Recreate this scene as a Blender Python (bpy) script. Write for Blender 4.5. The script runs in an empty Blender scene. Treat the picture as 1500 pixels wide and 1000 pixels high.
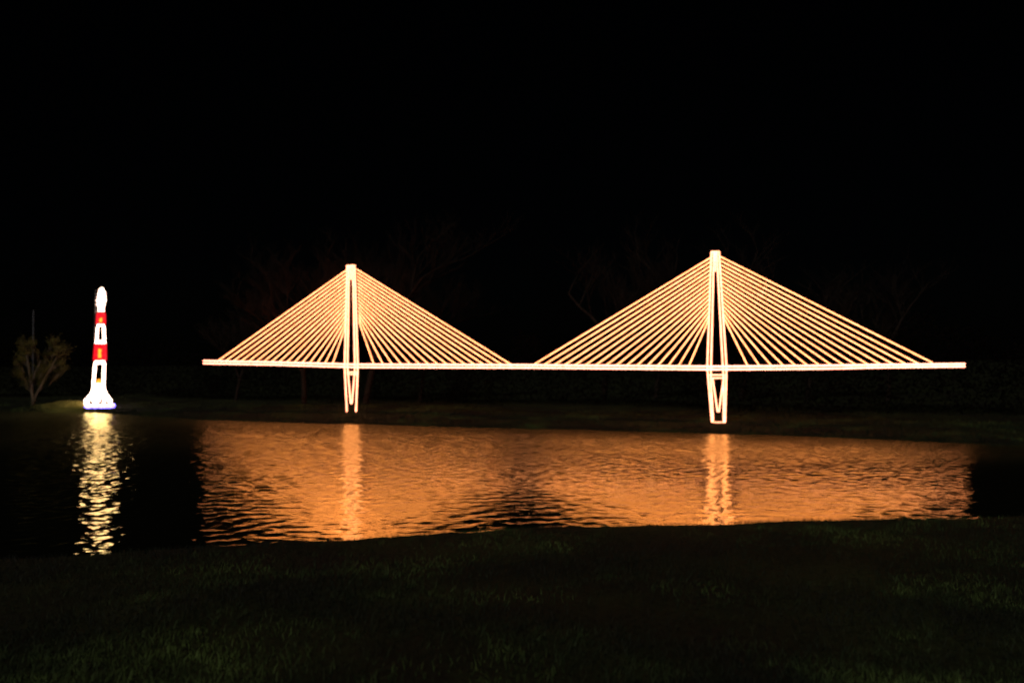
import bpy, math, random
import numpy as np
from mathutils import Vector, Matrix

S = bpy.context.scene
COL = S.collection
rnd = random.Random(7)
nrg = np.random.default_rng(11)

# ------------------------------------------------------------------ camera
F = 1200.0                                   # focal length in pixels of the 1500 x 1000 photograph
cam_d = bpy.data.cameras.new('camera')
cam = bpy.data.objects.new('camera', cam_d)
COL.objects.link(cam)
cam_d.sensor_width = 36.0
cam_d.lens = 36.0 * F / 1500.0
cam_d.clip_start = 0.1
cam_d.clip_end = 3000
PITCH, ROLL = math.atan(30 / F), math.radians(-0.4)
CM = Matrix.Translation((0, 0, 2.2)) @ (Matrix.Rotation(math.pi / 2 + PITCH, 4, 'X') @ Matrix.Rotation(ROLL, 4, 'Z'))
cam.matrix_world = CM
cam_d.dof.use_dof = True
cam_d.dof.focus_distance = 9.0
cam_d.dof.aperture_fstop = 1.0
S.camera = cam

# ------------------------------------------------------------------ night sky and moonlight
SUN_EL, SUN_AZ = math.radians(38), math.radians(205)      # behind the camera, slightly to the left
w = bpy.data.worlds.new('World'); S.world = w; w.use_nodes = True
nt = w.node_tree
bg = nt.nodes['Background']
sky = nt.nodes.new('ShaderNodeTexSky'); sky.sky_type = 'NISHITA'; sky.sun_disc = False
sky.sun_elevation = SUN_EL; sky.sun_rotation = SUN_AZ
nt.links.new(sky.outputs[0], bg.inputs[0])
bg.inputs[1].default_value = 0.00008
sl = bpy.data.lights.new('moon', 'SUN'); sl.energy = 0.65; sl.angle = math.radians(0.5); sl.color = (1, .95, .86)
so = bpy.data.objects.new('moon', sl); COL.objects.link(so)
sd = Vector((math.sin(SUN_AZ) * math.cos(SUN_EL), math.cos(SUN_AZ) * math.cos(SUN_EL), math.sin(SUN_EL)))
so.rotation_euler = sd.to_track_quat('Z', 'Y').to_euler()
so.location = (0, -20, 30)

vs = S.view_settings
vs.view_transform = 'Standard'; vs.look = 'None'; vs.exposure = 0; vs.gamma = 1; vs.use_curve_mapping = False
S.render.engine = 'CYCLES'
S.cycles.use_denoising = True
S.cycles.denoising_input_passes = 'RGB'
S.cycles.filter_width = 2.0
S.cycles.max_bounces = 6
S.cycles.sample_clamp_indirect = 0
S.cycles.caustics_reflective = False
S.cycles.caustics_refractive = False

# ------------------------------------------------------------------ helpers
def ray(px, py):
    d = CM.to_3x3() @ Vector(((px - 750) / F, -(py - 500) / F, -1))
    return CM.translation.copy(), d

def on_level(px, py, z=0.0):
    o, d = ray(px, py)
    return o + d * ((z - o.z) / d.z)

def on_plane(px, py, p0, n):
    o, d = ray(px, py)
    return o + d * ((p0 - o).dot(n) / d.dot(n))

class MB:
    def __init__(s): s.v, s.f, s.m = [], [], []
    def tube(s, pts, r, sides=6, mi=0, r2=None, caps=True):
        pts = [Vector(p) for p in pts]; n = len(pts); base = len(s.v)
        up = None
        for i, p in enumerate(pts):
            t = (pts[min(i + 1, n - 1)] - pts[max(i - 1, 0)]).normalized()
            if up is None:
                up = Vector((0, 0, 1)) if abs(t.z) < .9 else Vector((1, 0, 0))
            a = t.cross(up).normalized(); b = a.cross(t).normalized(); up = b
            rr = r if r2 is None else r + (r2 - r) * i / (n - 1)
            for k in range(sides):
                q = 2 * math.pi * k / sides
                s.v.append(p + (a * math.cos(q) + b * math.sin(q)) * rr)
        for i in range(n - 1):
            for k in range(sides):
                k2 = (k + 1) % sides
                s.f.append((base + i * sides + k, base + i * sides + k2, base + (i + 1) * sides + k2, base + (i + 1) * sides + k)); s.m.append(mi)
        if caps:
            s.f.append(tuple(base + k for k in reversed(range(sides)))); s.m.append(mi)
            s.f.append(tuple(base + (n - 1) * sides + k for k in range(sides))); s.m.append(mi)
    def prism(s, poly, off, mi=0):
        """closed polygon of points extruded by the vector off"""
        b = len(s.v); n = len(poly)
        for p in poly: s.v.append(Vector(p))
        for p in poly: s.v.append(Vector(p) + off)
        s.f.append(tuple(range(b, b + n))); s.m.append(mi)
        s.f.append(tuple(reversed(range(b + n, b + 2 * n)))); s.m.append(mi)
        for i in range(n):
            j = (i + 1) % n
            s.f.append((b + j, b + i, b + n + i, b + n + j)); s.m.append(mi)
    def quad(s, a, b, c, d, mi=0):
        i = len(s.v); s.v += [a, b, c, d]; s.f.append((i, i + 1, i + 2, i + 3)); s.m.append(mi)
    def build(s, name, mats, parent=None, smooth=True, origin=None):
        o0 = Vector(origin) if origin is not None else (parent.matrix_world.translation if parent else Vector((0, 0, 0)))
        me = bpy.data.meshes.new(name)
        me.from_pydata([tuple(Vector(v) - o0) for v in s.v], [], s.f)
        for m in (mats if isinstance(mats, (list, tuple)) else [mats]): me.materials.append(m)
        me.polygons.foreach_set('material_index', s.m)
        me.polygons.foreach_set('use_smooth', [smooth] * len(s.f))
        me.update()
        ob = bpy.data.objects.new(name, me); COL.objects.link(ob)
        if parent: ob.parent = parent
        else: ob.location = o0
        return ob

def empty(name, loc, parent=None):
    e = bpy.data.objects.new(name, None); COL.objects.link(e)
    e.empty_display_size = .3
    if parent:
        e.parent = parent
    e.location = Vector(loc) - (parent.matrix_world.translation if parent else Vector((0, 0, 0)))
    bpy.context.view_layer.update()
    return e

def tag(o, label=None, cat=None, group=None, kind=None):
    for k, v in (('label', label), ('category', cat), ('group', group), ('kind', kind)):
        if v: o[k] = v
    return o

def np_mesh(name, verts, faces, mat, kind, smooth=False):
    me = bpy.data.meshes.new(name)
    nv, nf, k = len(verts), len(faces), faces.shape[1]
    me.vertices.add(nv); me.vertices.foreach_set('co', np.ascontiguousarray(verts, dtype=np.float32).ravel())
    me.loops.add(nf * k); me.loops.foreach_set('vertex_index', np.ascontiguousarray(faces, dtype=np.int32).ravel())
    me.polygons.add(nf); me.polygons.foreach_set('loop_start', np.arange(0, nf * k, k, dtype=np.int32))
    me.polygons.foreach_set('use_smooth', np.full(nf, smooth))
    me.materials.append(mat); me.update(calc_edges=True); me.validate()
    ob = bpy.data.objects.new(name, me); COL.objects.link(ob); ob['kind'] = kind
    return ob

# ------------------------------------------------------------------ materials
def new_mat(name):
    m = bpy.data.materials.new(name); m.use_nodes = True
    t = m.node_tree
    return m, t, t.nodes['Principled BSDF'], t.nodes, t.links

def noise(N, L, scale, detail=4, rough=.6, vec=None):
    n = N.new('ShaderNodeTexNoise'); n.inputs['Scale'].default_value = scale
    n.inputs['Detail'].default_value = detail; n.inputs['Roughness'].default_value = rough
    if vec is None:
        tc = N.new('ShaderNodeTexCoord'); vec = tc.outputs['Object']
    L.new(vec, n.inputs['Vector'])
    return n

def ramp(N, L, src, stops):
    r = N.new('ShaderNodeValToRGB'); e = r.color_ramp.elements
    e[0].position, e[0].color = stops[0][0], (*stops[0][1], 1)
    e[1].position, e[1].color = stops[-1][0], (*stops[-1][1], 1)
    for p, c in stops[1:-1]:
        q = e.new(p); q.color = (*c, 1)
    L.new(src, r.inputs[0]); return r

def plain(name, col, rough=.8, scale=6, var=.35, metal=0):
    m, t, b, N, L = new_mat(name)
    n = noise(N, L, scale)
    r = ramp(N, L, n.outputs['Fac'], [(.3, tuple(c * (1 - var) for c in col)), (.7, tuple(c * (1 + var) for c in col))])
    L.new(r.outputs[0], b.inputs['Base Color']); b.inputs['Roughness'].default_value = rough
    b.inputs['Metallic'].default_value = metal; b.inputs['Specular IOR Level'].default_value = .5 if metal or rough < .65 else .04
    return m

def lamp(name, c0, c1, strength):
    """string of small bulbs: the colour and brightness wander along the string"""
    m, t, b, N, L = new_mat(name)
    N.remove(b)
    e = N.new('ShaderNodeEmission'); out = N['Material Output']
    n = noise(N, L, 5.0, 2, .5)
    r = ramp(N, L, n.outputs['Fac'], [(.35, c0), (.65, c1)])
    L.new(r.outputs[0], e.inputs[0])
    mr = N.new('ShaderNodeMapRange'); mr.inputs[1].default_value = .3; mr.inputs[2].default_value = .7
    mr.inputs[3].default_value = strength * .87; mr.inputs[4].default_value = strength * 1.13
    n2 = noise(N, L, 11.0, 1, .5); L.new(n2.outputs['Fac'], mr.inputs[0]); L.new(mr.outputs[0], e.inputs[1])
    L.new(e.outputs[0], out.inputs[0])
    return m

AMBER = lamp('amber_bulbs', (1, .255, .09), (1, .305, .125), 7.0)
AMBER_DECK = lamp('amber_deck_bulbs', (1, .27, .165), (1, .31, .20), 7.4)
AMBER_LEG = lamp('amber_tower_bulbs', (1, .28, .14), (1, .32, .175), 6.2)
WHITE = lamp('warm_white_bulbs', (1, .62, .45), (1, .67, .55), 9.0)
RED = lamp('red_bulbs', (1, .006, .012), (1, .02, .035), 1.3)
ORANGE = lamp('orange_bulbs', (1, .30, .02), (1, .36, .03), 2.2)
BLUE = lamp('blue_bulbs', (.13, .09, 1), (.11, .09, 1), 20.0)
STEEL = plain('painted_steel', (.03, .03, .03), .5, 20)
PANEL = plain('dark_panel', (.012, .012, .02), .6, 20)
BARK = plain('bark', (.022, .017, .013), .9, 9)
BARK_PALE = plain('pale_bark', (.17, .13, .09), .9, 9)
TWIG = plain('twigs', (.027, .019, .015), .9, 3)
LEAF = plain('olive_leaves', (.11, .10, .025), .7, 2.5, .5)
BRUSH = plain('dark_brush', (.0035, .003, .0022), .9, .8, .5)
POLE = plain('weathered_pole', (.12, .12, .135), .6, 5)

def ground_mat():
    m, t, b, N, L = new_mat('turf_soil')
    n1 = noise(N, L, .55, 5, .6); n2 = noise(N, L, 14, 4, .7)
    r1 = ramp(N, L, n1.outputs['Fac'], [(.34, (.018, .016, .010)), (.5, (.02, .024, .010)), (.66, (.035, .042, .015))])
    mx = N.new('ShaderNodeMix'); mx.data_type = 'RGBA'; mx.blend_type = 'MULTIPLY'; mx.inputs[0].default_value = .8
    r2 = ramp(N, L, n2.outputs['Fac'], [(.3, (.35, .35, .35)), (.7, (1.2, 1.2, 1.1))])
    L.new(r1.outputs[0], mx.inputs[6]); L.new(r2.outputs[0], mx.inputs[7]); L.new(mx.outputs[2], b.inputs['Base Color'])
    b.inputs['Roughness'].default_value = .95; b.inputs['Specular IOR Level'].default_value = .1
    bp = N.new('ShaderNodeBump'); bp.inputs['Strength'].default_value = .8; bp.inputs['Distance'].default_value = .05
    L.new(n2.outputs['Fac'], bp.inputs['Height']); L.new(bp.outputs[0], b.inputs['Normal'])
    return m
GROUND = ground_mat()

def grass_mat(name, k):
    m, t, b, N, L = new_mat(name)
    n1 = noise(N, L, .75, 5, .65); n1.noise_dimensions = '4D'; n1.inputs['W'].default_value = 3.1; n2 = noise(N, L, 9, 2, .5)
    r1 = ramp(N, L, n1.outputs['Fac'], [(p, tuple(q * k for q in c)) for p, c in ((.40, (.016, .017, .012)), (.49, (.019, .026, .012)), (.55, (.045, .07, .022)), (.63, (.12, .18, .045)))])
    mx = N.new('ShaderNodeMix'); mx.data_type = 'RGBA'; mx.blend_type = 'MULTIPLY'; mx.inputs[0].default_value = 1
    r2 = ramp(N, L, n2.outputs['Fac'], [(.3, (.45, .45, .45)), (.7, (1.3, 1.3, 1.3))])
    L.new(r1.outputs[0], mx.inputs[6]); L.new(r2.outputs[0], mx.inputs[7]); L.new(mx.outputs[2], b.inputs['Base Color'])
    b.inputs['Roughness'].default_value = .7; b.inputs['Specular IOR Level'].default_value = .2
    return m
GRASS = grass_mat('lawn_blades', 1.0)
GLOW_TINT = plain('glow_tinted_blades', (.30, .29, .075), .8, 2, .4)  # lighthouse glow on the bank put into the blade colour
DRY = grass_mat('bank_blades', .6)

def water_mat():
    """murky, tannin-stained lake water with a reflective skin"""
    m, t, b, N, L = new_mat('lake_water')
    N.remove(b)
    df = N.new('ShaderNodeBsdfDiffuse'); df.inputs[0].default_value = (.008, .008, .005, 1)
    gl = N.new('ShaderNodeBsdfAnisotropic'); gl.inputs['Color'].default_value = (.97, 1, .47, 1)
    fr = N.new('ShaderNodeFresnel'); fr.inputs['IOR'].default_value = 12.0
    mx = N.new('ShaderNodeMixShader')
    at = N.new('ShaderNodeAttribute'); at.attribute_name = 'chop'          # how much the wind ruffles the skin of the water
    L.new(at.outputs['Fac'], gl.inputs['Roughness'])
    n = noise(N, L, 16, 3, .6)
    bp = N.new('ShaderNodeBump'); bp.inputs['Strength'].default_value = 1; bp.inputs['Distance'].default_value = .0015
    L.new(n.outputs['Fac'], bp.inputs['Height'])
    L.new(bp.outputs[0], gl.inputs['Normal']); L.new(bp.outputs[0], fr.inputs['Normal'])
    L.new(fr.outputs[0], mx.inputs[0]); L.new(df.outputs[0], mx.inputs[1]); L.new(gl.outputs[0], mx.inputs[2])
    L.new(mx.outputs[0], N['Material Output'].inputs[0])
    return m
WATER = water_mat()

# ------------------------------------------------------------------ ground with the lake basin
near_px = [(-500, 838), (-100, 820), (0, 817), (140, 811), (390, 796), (600, 783), (800, 772), (1000, 767.5), (1200, 763), (1420, 757), (1600, 752), (2000, 742)]
far_px = [(-500, 597), (-100, 601), (0, 602), (150, 605), (215, 609), (290, 615), (515, 621.5), (780, 628), (1050, 635), (1250, 642), (1430, 650), (1600, 657), (2000, 672)]
LIP = .13
NP = np.array([on_level(x, y, LIP)[:2] for x, y in near_px])
FP = np.array([on_level(x, y, 0)[:2] for x, y in far_px])
def yN(x): return np.interp(x, NP[:, 0], NP[:, 1]) + .35 + .05 * np.sin(x * 1.7 + 1) + .03 * np.sin(x * 4.1)
def yF(x): return np.interp(x, FP[:, 0], FP[:, 1]) + .10 * np.sin(x * .9) + .06 * np.sin(x * 2.3 + 2) + .03 * np.sin(x * 6.1)
def gz(x, y):
    x = np.asarray(x, float); y = np.asarray(y, float)
    dn = yN(x) - y; df = y - yF(x)
    zn = LIP * (1 - np.exp(-np.maximum(dn, 0) / .22)) + .6 * (1 - np.exp(-np.maximum(dn, 0) / 10)) \
        + .025 * np.sin(x * .8 + y * .5) * np.clip(dn / 3, 0, 1) + .012 * np.sin(x * 2.3 - y * 1.9) * np.clip(dn / 2, 0, 1)
    zf = .12 * (1 - np.exp(-np.maximum(df, 0) / .35)) + .012 * np.minimum(np.maximum(df, 0), 40) \
        + .13 * np.exp(-((x + 5.5) / 6) ** 2) * np.clip(df / 3, 0, 1) + .02 * np.sin(x * 1.1 + y) * np.clip(df, 0, 1) \
        + .30 * np.exp(-(((x + 21.7) / 1.2) ** 2)) * np.clip(df / 2, 0, 1)
    bed = -np.minimum(.8, .35 * np.minimum(np.maximum(-dn, 0), np.maximum(-df, 0)))
    return np.where(dn > 0, zn, np.where(df > 0, zf, bed))
def ground_hit(px, py):
    o, d = ray(px, py)
    t = 8.0
    while t < 120:
        p = o + d * t
        if p.z <= float(gz(p.x, p.y)): return p
        t += .01
    return o + d * 50

xs = np.concatenate([np.linspace(-500, -32, 40)[:-1], np.linspace(-32, 32, 300), np.linspace(32, 500, 40)[1:]])
ys = np.concatenate([np.linspace(-60, 2, 20)[:-1], np.linspace(2, 50, 440), np.linspace(50, 900, 60)[1:]])
X, Y = np.meshgrid(xs, ys)
V = np.stack([X, Y, gz(X, Y)], -1).reshape(-1, 3)
def grid_faces(nr, nc):
    i = np.arange(nr * nc).reshape(nr, nc)
    return np.stack([i[:-1, :-1], i[:-1, 1:], i[1:, 1:], i[1:, :-1]], -1).reshape(-1, 4)
ground = np_mesh('ground', V, grid_faces(len(ys), len(xs)), GROUND, 'structure', True)

# ------------------------------------------------------------------ lake with wind ripples
rows, cols = 760, 900
yy = 8.0 * (46.0 / 8.0) ** np.linspace(0, 1, rows)
uu = np.linspace(-1, 1, cols)
WX = uu[None, :] * (7.5 + .62 * yy[:, None]); WY = np.repeat(yy[:, None], cols, 1)
h = np.zeros_like(WX)
patch = .5 + .5 * np.sin(WX * .31 + 1.3 * np.sin(WY * .21 + .5) + .6) * np.sin(WY * .37 + 1.1 * np.sin(WX * .17))
calm = .86 + .26 * patch
near_gain = 1 + .25 * np.exp(-np.maximum(WY - yN(WX), 0) / 2.2)
for k in range(64):
    lam = .10 * (.55 / .10) ** nrg.random()
    th = math.radians(100) + nrg.normal(0, .72)
    kx, ky = math.cos(th) * 2 * math.pi / lam, math.sin(th) * 2 * math.pi / lam
    slope = .0040 * (1.0 if lam < .4 else .5)
    h += slope * lam / (2 * math.pi) * 1.41 * np.sin(kx * WX + ky * WY + nrg.random() * 6.28 + .8 * np.sin(.5 * WX + k) + .6 * np.sin(.43 * WY + 2 * k))
fr_ = np.clip((WY - yN(WX)) / np.maximum(yF(WX) - yN(WX), 1), 0, 1)
tt = np.clip((fr_ - .22) / .5, 0, 1)
h *= calm * near_gain * (1 + 2.4 * tt)
water = np_mesh('lake_water', np.stack([WX, WY, h], -1).reshape(-1, 3), grid_faces(rows, cols), WATER, 'structure', True)


h2 = np.zeros_like(WX)                        # cross chop of a gust below the lighthouse and of ripples thrown back by the near bank
for k in range(30):
    lam = nrg.uniform(.17, .5); th = nrg.uniform(0, 6.28)
    h2 += .0125 * lam / 6.283 * 1.41 * np.sin((math.cos(th) * WX + math.sin(th) * WY) * 6.283 / lam + nrg.random() * 6.28)
gust = np.exp(-((WX + .5 * WY) / 3.3) ** 2) * np.clip((WY - 10.0) / 5, 0, 1) * np.clip((35 - WY) / 9, .15, 1)
back = np.exp(-((fr_ - .03) / .09) ** 2) * (.35 + .65 * np.sin(WX * .55 + .9) ** 2)
h += h2 * np.maximum(gust * 1.45, back * .55)
water.data.vertices.foreach_set('co', np.ascontiguousarray(np.stack([WX, WY, h], -1), dtype=np.float32).ravel()); water.data.update()
chop = .045 * gust + (1 - .35 * gust) * (.032 + .215 * tt * tt * (3 - 2 * tt)) * (.85 + .3 * patch)
ca = water.data.attributes.new('chop', 'FLOAT', 'POINT'); ca.data.foreach_set('value', chop.ravel().astype(np.float32))

# ------------------------------------------------------------------ cable-stayed bridge outlined in light bulbs
f1 = ground_hit(516, 603.5); f2 = ground_hit(1053, 619)
n = Vector((-(f2.y - f1.y), f2.x - f1.x, 0)).normalized()
def B(px, py, back=0.0): return on_plane(px, py, f1, n) + n * back
bridge = empty('lit_bridge', (f1.x, f1.y, float(gz(f1.x, f1.y))))
tag(bridge, 'wide cable-stayed bridge with two towers outlined in amber bulbs on the far bank', 'bridge')

def sub(name, lines, r, mat, parent, steel=True):
    m = MB()
    for pts in lines:
        m.tube(pts, r, 8, 0)
        if steel: m.tube([p + n * (r + .012) for p in pts], .012, 4, 1)
    return m.build(name, [mat, STEEL], parent)

deck = sub('deck', [
    [B(298, 528.2), B(400, 530.2), B(516, 533.5), B(780, 534.4), B(1047, 536.6), B(1200, 535.4), B(1300, 533.9), B(1414, 532.8)],
    [B(298, 532.0), B(400, 534.0), B(516, 537.6), B(780, 538.4), B(1047, 541.0), B(1200, 539.9), B(1300, 537.8), B(1414, 536.6)]], .0245, AMBER_DECK, bridge)

def tower(foot, L, R, vee, beams, cap, sill, r):
    t = empty('tower', (foot.x, foot.y, float(gz(foot.x, foot.y))), bridge)
    bk = -.075
    for side in (L, R):
        sub('leg', [[B(x, y, bk) for x, y in line] for line in side], r, AMBER_LEG, t)
    for a in vee: sub('brace', [[B(x, y, bk) for x, y in line] for line in a], r * .9, AMBER_LEG, t)
    sub('crossbeam', [[B(x, y, bk * .2) for x, y in line] for line in beams], r * .8, AMBER_LEG, t)
    sub('cap', [[B(x, y, bk) for x, y in line] for line in cap], r, AMBER_LEG, t)
    if sill: sub('sill', [[B(x, y, bk) for x, y in line] for line in sill], r * .8, AMBER_LEG, t)
    for x, y in (L[0][-1], R[0][-1]):
        m = MB(); p = B(x, y, bk); m.tube([p + n * .06 + Vector((0, 0, .25)), Vector((p.x, p.y, float(gz(p.x, p.y)) - .05)) + n * .06], .025, 6)
        m.build('ground_stake', STEEL, t)
    return t
t1 = tower(f1,
    [[(510.0, 389.5), (506.5, 536), (509.6, 602.5)], [(512.8, 389.5), (510.6, 536), (511.2, 547)]],
    [[(521.2, 389.5), (525.6, 536), (523.0, 602.5)], [(518.4, 389.5), (521.5, 536), (521.0, 547)]],
    [[[(511.4, 548), (515.3, 591)]], [[(520.8, 548), (517.0, 591)]]],
    [[(509, 544.8), (523, 544.8)], [(509, 548), (523, 548)]],
    [[(509.5, 389.5), (521.7, 389.2)], [(515.6, 390), (515.8, 410)]], None, .0265)
t2 = tower(f2,
    [[(1042.6, 369), (1036.6, 538), (1043.3, 617.8)], [(1046.2, 369), (1042.0, 538), (1041.6, 552), (1045.3, 617.8)]],
    [[(1053.8, 369), (1064.6, 538), (1062.6, 617.8)], [(1050.4, 369), (1059.4, 538), (1060.4, 552), (1060.5, 617.8)]],
    [[[(1044.2, 553), (1051.6, 603)]], [[(1060.4, 553), (1053.6, 603)]]],
    [[(1039, 549), (1063, 549)], [(1041, 553.4), (1062, 553.4)]],
    [[(1042, 369.2), (1054.4, 369)], [(1048.3, 370), (1048.4, 398)]], [[(1043, 618), (1063, 618)]], .024)

def deck_top(x): return float(np.interp(x, [298, 400, 516, 780, 1047, 1200, 1300, 1414], [528.2, 530.2, 533.5, 534.4, 536.6, 535.4, 533.9, 532.8]))
fans = [  # deck ends (far, close), tower ends (top, low) in plan of the display
    ((319.5, 487), (508.8, 394.5), (505.8, 478)),
    ((748, 547), (522.4, 394.5), (525.0, 470)),
    ((782, 1009), (1041.4, 377), (1038.0, 468)),
    ((1366, 1095), (1055.4, 376), (1060.6, 466))]
for (xa, xb), (tx0, ty0), (tx1, ty1) in fans:
    for i in range(16):
        k = i / 15
        xd = xa + (xb - xa) * (k ** (.96 if xa > 1300 else 1.0)); m = MB()
        a = B(xd, deck_top(xd) - (2.2 if (xa > 1300 and i == 0) else .8), .02); b = B(tx0 + (tx1 - tx0) * k, ty0 + (ty1 - ty0) * k, .02)
        m.tube([a, b], .0172, 6, 0); m.tube([a + n * .032, b + n * .032], .007, 4, 1)
        m.build('stay_cable', [AMBER, STEEL], bridge)

# ------------------------------------------------------------------ lighthouse display
lf = ground_hit(144, 597.5)
ln = Vector((lf.x, lf.y, 0)).normalized()
def H(px, py, back=0.0): return on_plane(px, py, lf, ln) + ln * back
light = empty('lit_lighthouse', (lf.x, lf.y, float(gz(lf.x, lf.y))))
tag(light, 'tall slim lighthouse of white and red light bands on the left bank', 'lighthouse')
LE = [(421, 147), (424, 144.6), (430, 143), (436, 142.2), (439, 141.6), (446, 142.0), (457, 142), (475, 140.6), (503, 138.6), (528, 136.6), (555, 134.8), (563, 133.8), (571, 132.6), (577, 130), (583, 123.8), (586, 123), (592, 123), (594.5, 125)]
RE = [(421, 150.6), (424, 153.4), (430, 155.2), (436, 155.6), (439, 155.4), (446, 154.4), (457, 154.2), (475, 154.8), (503, 155.8), (528, 156.0), (545, 155.2), (555, 154.6), (563, 154.8), (571, 156.4), (577, 159), (583, 164), (586, 164.5), (592, 164.5), (594.5, 162.5)]
def le(y): return float(np.interp(y, *zip(*LE)))
def re_(y): return float(np.interp(y, *zip(*RE)))
def strings(name, lines, mat, r=.025, parent=light, back=0.0):
    m = MB()
    for line in lines: m.tube([p if isinstance(p, Vector) else H(p[0], p[1], back) for p in line], r, 6, 0)
    return m.build(name, [mat], parent)
def half(y): return (H(re_(y), y) - H(le(y), y)).length / 2
def ring(y, inset=1.9, gap=0.0, y_shape=None, deep=1.0):
    """one string of bulbs running round the tower at pixel height y; gap leaves the front open (radians each side)"""
    a, b = H(le(y) + inset, y), H(re_(y) - inset, y)
    c, u = (a + b) / 2, (b - a) / 2
    rad = u.length * deep
    n_ = 16
    A0 = -math.pi / 2 + gap; A1 = A0 + 2 * math.pi - 2 * gap
    return [c + u * math.cos(A0 + (A1 - A0) * i / n_) + ln * (rad * math.sin(A0 + (A1 - A0) * i / n_)) for i in range(n_ + 1)]
def rings(y0, y1, step, inset=1.9):
    out = []; y = y0
    while y <= y1 + 1e-6: out.append(ring(y, inset)); y += step
    return out
strings('lantern', rings(422, 437, 2.1) + [[(le(y) + 1.4, y) for y in range(422, 438, 3)], [(re_(y) - 1.4, y) for y in range(422, 438, 3)]], WHITE)
strings('gallery', [[(140.9, 439.5), (155.8, 439.5)], [(141.6, 441.8), (155.0, 441.8)], [(141.2, 446), (154.2, 446)]], WHITE, .035)
strings('neck', rings(448.6, 456, 2.3), WHITE)
def red_band(y0, y1, gap, parent=light):
    L = []
    y = y0 + .8
    while y < y1 - .4:
        L.append(ring(y, .5, math.asin(gap[2] / ((re_(y) - le(y)) / 2)) if gap[0] < y < gap[1] else 0))
        y += 1.9
    L += [[(le(y0) + .6, y0 + .5), (le(y1) + .6, y1 - .5)], [(re_(y0) - .6, y0 + .5), (re_(y1) - .6, y1 - .5)]]
    return strings('red_band', L, RED, .029)
rb1 = red_band(458, 474.5, (464.5, 473, 2.4))
strings('window', [[(146.8, 468), (147, 471.5)], [(148.2, 466), (147.8, 472)]], ORANGE, .045, back=-half(468))
rb2 = red_band(503.5, 528, (506, 524, 2.7))
strings('window', [[(145.4, 511), (145.3, 524)], [(147.4, 511.5), (146.2, 517), (147.2, 523.5)]], ORANGE, .042, back=-half(515))
def white_band(y0, y1, top, bot, wl, wr):
    L = []
    for i in range(3):
        a = 1.7 + i * (wl - 2.0) / 2; b = 1.7 + i * (wr - 2.0) / 2
        L.append([(le(y0) + a + (1.6 if i == 0 else 0), y0), (le(y0 + 4) + a, y0 + 4), (le(y1) + a, y1)])
        L.append([(re_(y0) - b - (1.6 if i == 0 else 0), y0), (re_(y0 + 4) - b, y0 + 4), (re_(y1) - b, y1)])
    y = y0
    while y < y0 + top: L.append([(le(y) + 2.2, y), (re_(y) - 2.2, y)]); y += 1.7
    y = y1
    while y > y1 - bot: L.append([(le(y) + .8, y), (re_(y) - .8, y)]); y -= 1.7
    return strings('white_band', L, WHITE, .025)
white_band(475.5, 502.4, 3.2, 4.5, 3.9, 4.6)
white_band(529, 562, 4.0, 1.5, 4.6, 5.0)
strings('window', [[(142.2, 561), (143, 557.5), (145, 556.2), (147.2, 557.5), (147.8, 561)], [(144, 560), (146.4, 560)]], ORANGE, .05, back=-.05)
SH = [[(131.3, 590.3), (134.7, 590.3), (133.6, 587.8), (132.9, 585.4), (132.2, 587.8)],
      [(144.4, 590.4), (147.6, 590.4), (148.3, 588), (148.0, 585), (147.0, 585), (146.8, 588), (145.0, 589)],
      [(155.0, 590.3), (157.6, 590.3), (156.9, 588.2), (156.0, 586.3), (155.6, 588.4)]]
base_lines = rings(564, 583, 1.75)  # rings carried round sides and back, added for light thrown sideways
for i in range(6):
    y = 584.6 + i * 1.75
    pts = ring(y); cx = sum((pts[0], pts[8]), Vector()) / 2
    u = (H(re_(y) - .8, y) - H(le(y) + .8, y)) / 2; ctr = (H(re_(y) - .8, y) + H(le(y) + .8, y)) / 2
    full = [ctr + u * math.cos(a) + ln * (u.length * math.sin(a)) for a in [math.pi * k / 10 for k in range(11)]]   # unseen strings round the back, added to throw light on grass and tree
    base_lines.append(full)
    xs_ = [le(y) + .8]
    for sp in SH:
        c_ = sum(p[0] for p in sp) / len(sp)
        if 584 < y < 592: xs_ += [c_ - 3.9, c_ + 3.9]
    xs_.append(re_(y) - .8)
    for a, b in zip(xs_[::2], xs_[1::2]): base_lines.append([(a, y), ((a + b) / 2, y), (b, y)])
strings('base', base_lines, WHITE, .025)
for sp in SH:
    cx = sum(p[0] for p in sp) / len(sp); k = MB(); k.prism([H(cx + (x - cx) * 2.4, 588 + (y - 588) * 1.7, .05) for x, y in sp], -ln * .03); k.build('base_window', PANEL, light, False)
strings('water_line', [[(124, 595.9), (132, 596.3), (140, 595.9), (150, 596.3), (160, 595.9), (167.5, 595.6)], [(126, 597.2), (150, 597.4), (165, 597.0)], [(166.6, 591), (167.6, 594.5)]], BLUE, .03)
m = MB()
for x in (137.5, 151.5): m.tube([H(x + (2.6 if x < 140 else .4), 424, .08), H(x, 560, .08), H(x, 598, .08) - Vector((0, 0, .12))], .03, 6)
for y in (456, 474, 503, 528, 562, 585): m.tube([H(le(y) + 1, y, .05), H(re_(y) - 1, y, .05)], .015, 4)
m.build('steel_frame', STEEL, light)

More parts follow.
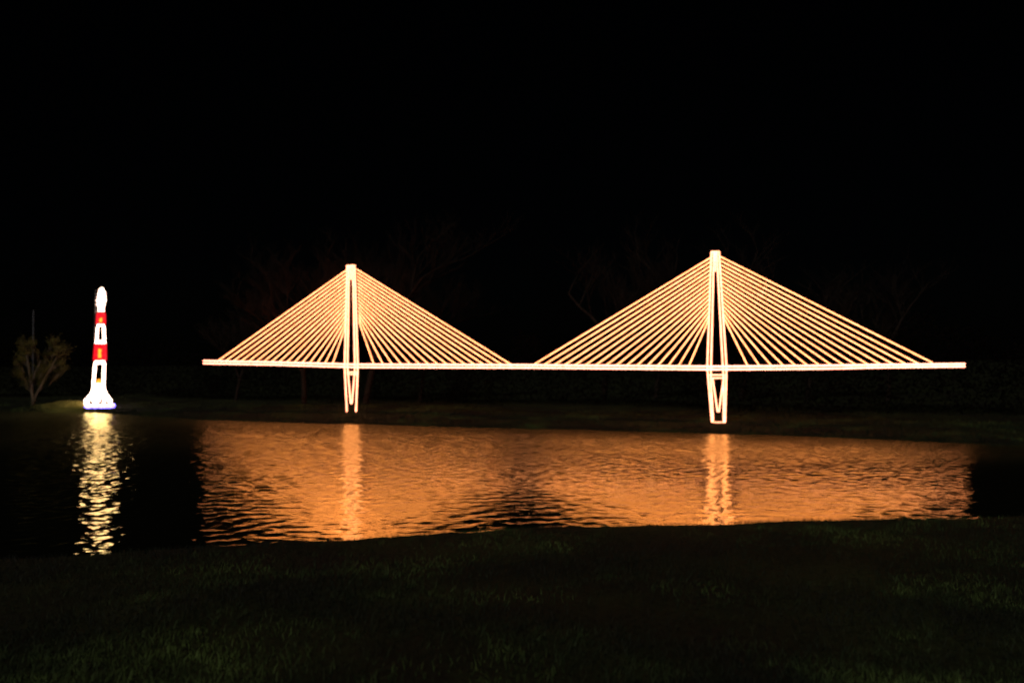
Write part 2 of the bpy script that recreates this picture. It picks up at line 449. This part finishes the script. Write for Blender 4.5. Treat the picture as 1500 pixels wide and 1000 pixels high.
# ------------------------------------------------------------------ trees
def grow(mt, mc, p, d, length, r, depth, maxd, spread, r_, tips):
    segs = 4 if depth == 0 else 3
    pts = [p.copy()]; dd = d.copy(); q = p.copy()
    for _ in range(segs):
        dd = (dd + Vector((r_.gauss(0, .10), r_.gauss(0, .10), r_.gauss(.03, .07)))).normalized()
        q = q + dd * (length / segs); pts.append(q.copy())
    (mt if depth == 0 else mc).tube(pts, r, 7 if depth == 0 else (5 if depth < 2 else 3), 0, r2=r * .58, caps=False)
    if depth >= maxd: tips.append((pts[-1], pts[1])); return
    kids = r_.randint(3, 4) if depth < maxd - 1 else r_.randint(3, 5)
    for i in range(kids):
        k = .45 + .55 * (i + 1) / kids
        base = pts[min(segs, int(k * segs))] if i < kids - 1 else pts[-1]
        az = r_.random() * 6.283 + i * 2.4
        side = Vector((math.cos(az), math.sin(az), .25))
        nd = (dd * (1 - spread) + side * spread).normalized()
        grow(mt, mc, base, nd, length * r_.uniform(.55, .8), r * .55, depth + 1, maxd, spread, r_, tips)

def bare_tree(px, top_py, dist, seed, label):
    r_ = random.Random(seed)
    d = ray(px, 600)[1]; k = dist / d.y
    x, y = d.x * k, dist
    z = float(gz(x, y)); topz = ray(px, top_py)[1]; hgt = 2.2 + topz.z / topz.y * dist - z
    mt, mc, tips = MB(), MB(), []
    grow(mt, mc, Vector((x, y, z - .1)), Vector((r_.gauss(0, .06), r_.gauss(0, .06), 1)).normalized(), hgt * .36, hgt * .015, 0, 6 if px < 640 else 5, .46, r_, tips)
    hi = max(v.z for v in mc.v) - z; s = hgt / hi
    for b in (mt, mc): b.v = [Vector((x + (v.x - x) * s, y + (v.y - y) * s, z + (v.z - z) * s)) for v in b.v]
    e = empty('bare_tree', (x, y, z))
    mt.build('trunk', BARK, e); mc.build('crown', TWIG, e)
    tag(e, label, 'tree', 'bare trees in the dark behind the bridge')
trees = [
    (445, 345, 37.5, 'bare tree left of the smaller bridge tower with its crown above the cables'),
    (535, 292, 38, 'tallest bare tree, straight behind the smaller bridge tower'),
    (615, 335, 39, 'bare tree just right of the smaller bridge tower, above its right cables'),
    (885, 340, 40, 'bare tree above the left cables of the taller bridge tower'),
    (960, 305, 41, 'high bare tree just left of the taller bridge tower'),
    (1085, 310, 39, 'high bare tree just right of the taller bridge tower'),
    (1180, 375, 38, 'bare tree above the right cables of the taller tower'),
    (1300, 352, 37, 'bare tree behind the right end of the bridge cables'),
    (345, 410, 43, 'bare tree behind the left end of the bridge deck')]
for i, (px, ty, ds, lb) in enumerate(trees): bare_tree(px, ty, ds, 100 + i, lb)

# leafy tree beside the lighthouse
tf = ground_hit(47, 594)
tn = Vector((tf.x, tf.y, 0)).normalized(); ts = Vector((tn.y, -tn.x, 0))
def T(px, py, back=0): return on_plane(px, py, tf, tn) + tn * back
tree = empty('leafy_tree', (tf.x, tf.y, float(gz(tf.x, tf.y))))
tag(tree, 'small olive-green leafy tree with forked trunk left of the lighthouse', 'tree')
r_ = random.Random(5)
m = MB()
m.tube([T(49, 597), T(48, 580), T(45, 563), T(43, 545, .1), T(39, 520, .2)], .085, 7, 0, r2=.03)
m.tube([T(49.5, 590), T(54, 576, -.1), T(63, 560, -.15), T(72, 545, -.2), T(84, 520, -.2)], .06, 7, 0, r2=.02)
m.tube([T(45, 563), T(52, 545, -.2), T(60, 528, -.3)], .05, 6, 0, r2=.02)
m.build('trunk', BARK_PALE, tree)
br, lv = MB(), MB()
clumps = [(38, 506, 13, 0), (30, 520, 10, .3), (45, 496, 8, -.2), (88, 507, 12, -.3), (80, 497, 8, .2), (92, 523, 10, 0), (60, 537, 10, -.4), (75, 533, 11, .1),
          (48, 548, 9, .3), (62, 553, 8, -.1), (25, 541, 9, .2), (99, 511, 6, .1), (70, 515, 7, .3), (30, 500, 6, .1), (96, 536, 7, -.2), (35, 556, 7, .1), (55, 512, 5, .2), (82, 547, 7, .1), (20, 528, 5, -.1)]
for cx, cy, cr, bk in clumps:
    hub = T(cx * .55 + 57 * .45, cy + 18, bk * .5)
    for j in range(int(cr * 1.6)):
        ax, ay = cx + r_.gauss(0, cr * .62), cy + r_.gauss(0, cr * .55)
        e_ = T(ax, ay, bk + r_.gauss(0, .3)); md = (hub + T(cx, cy + 4, bk)) / 2 + Vector((r_.gauss(0, .05), r_.gauss(0, .05), r_.gauss(0, .05)))
        br.tube([hub, md, e_], .011, 4, 0, r2=.003, caps=False)
        for i in range(int(cr * 2.3)):                      # leaves spread along the outer half of the twig
            k = r_.uniform(.2, 1.08)
            p = md.lerp(e_, k) + Vector((r_.gauss(0, .055), r_.gauss(0, .055), r_.gauss(0, .05)))
            u = Vector((r_.gauss(0, 1), r_.gauss(0, 1), r_.gauss(0, 1))).normalized(); v = u.orthogonal().normalized()
            l, wd = r_.uniform(.028, .06), r_.uniform(.011, .02)
            lv.quad(p - u * l, p + v * wd, p + u * l, p - v * wd)
br.build('branches', BARK_PALE, tree); lv.build('crown', LEAF, tree, False)

# thin pole behind that tree
pp = Vector((0, 0, 0)); d = ray(48, 590)[1]; k = 46 / d.y
pp = Vector((d.x * k, 46, 0)); pp.z = float(gz(pp.x, pp.y))
top = ray(48, 456)[1]; zt = 2.2 + top.z / top.y * 46
pole = empty('pole', pp); tag(pole, 'thin grey pole rising behind the leafy tree', 'pole')
m = MB(); m.tube([pp - Vector((0, 0, .2)), Vector((pp.x, pp.y, zt))], .04, 8, 0, r2=.022); m.build('shaft', POLE, pole)
m = MB(); m.tube([Vector((pp.x, pp.y, zt)), Vector((pp.x, pp.y, zt + .07))], .045, 8, 0, r2=.02); m.build('cap', POLE, pole)

# ------------------------------------------------------------------ grass and undergrowth
def blades(name, x, y, hmin, hmax, wid, mat):
    N_ = len(x); z = gz(x, y)
    a = nrg.random(N_) * 6.283; hh = hmin + (hmax - hmin) * nrg.random(N_) ** 1.5
    lean = nrg.normal(0, .45, (N_, 2)) * hh[:, None]
    ca, sa = np.cos(a) * wid / 2, np.sin(a) * wid / 2
    P = np.stack([x, y, z - .01], -1); side = np.stack([ca, sa, 0 * ca], -1)
    mid = P + np.stack([lean[:, 0] * .35, lean[:, 1] * .35, hh * .6], -1); tip = P + np.stack([lean[:, 0], lean[:, 1], hh], -1)
    V = np.stack([P - side, P + side, mid + side * .7, mid - side * .7, tip], 1).reshape(-1, 3)
    b = np.arange(N_)[:, None] * 5
    F_ = np.concatenate([b + [0, 1, 2], b + [0, 2, 3], b + [3, 2, 4]], 0)
    return np_mesh(name, V, F_, mat, 'stuff')
N_ = 210000
y = 3.0 * (12.6 / 3.0) ** nrg.random(N_); x = (nrg.random(N_) * 2 - 1) * (1.2 + y * .72)
keep = (yN(x) - y > .12) & (nrg.random(N_) < .55 + .45 * np.sin(x * 1.3 + np.sin(y * 1.1)) * np.sin(y * 1.7 + np.sin(x * .7)))
lawn = blades('lawn_grass', x[keep], y[keep], .025, .075, .006, GRASS)
tag(lawn, 'short dark lawn grass in the foreground below the lake', 'grass')
N_ = 90000
x = nrg.random(N_) * 62 - 33; y = yF(x) + .05 + nrg.random(N_) ** 1.6 * 7
bank = blades('bank_grass', x, y, .03, .12, .018, DRY)
tag(bank, 'dim grass on the far bank under the bridge', 'grass')

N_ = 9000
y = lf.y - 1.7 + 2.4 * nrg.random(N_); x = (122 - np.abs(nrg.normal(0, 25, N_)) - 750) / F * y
pale = blades('glow_tinted_grass', x, y, .06, .20, .016, GLOW_TINT)  # extra patch of brighter blades standing in for lighthouse light on the grass
tag(pale, 'pale yellow-green grass with the lamp glow put into its colour, at the left foot of the lighthouse', 'grass')

N_ = 120000
x = nrg.random(N_) * 110 - 55
crest = 2.5 + .5 * np.sin(x * .5) + .4 * np.sin(x * 1.3 + 1) + .3 * np.sin(x * 3.1) + .2 * np.sin(x * 7.3)
y = yF(x) + 10.5 + .8 * np.sin(x * .4) + nrg.normal(0, .9, N_)
z = gz(x, y) + crest * nrg.random(N_) ** .8
C_ = np.stack([x, y, z], -1); U = nrg.normal(0, 1, (N_, 3)); U /= np.linalg.norm(U, axis=1)[:, None]
W_ = np.cross(U, nrg.normal(0, 1, (N_, 3))); W_ /= np.linalg.norm(W_, axis=1)[:, None]
l = nrg.uniform(.03, .10, N_)[:, None]; wd = l * .45
V = np.stack([C_ - U * l, C_ + W_ * wd, C_ + U * l, C_ - W_ * wd], 1).reshape(-1, 3)
brush = np_mesh('undergrowth', V, np.arange(N_ * 4).reshape(-1, 4), BRUSH, 'stuff')
tag(brush, 'dark tangled undergrowth along the foot of the trees', 'undergrowth')
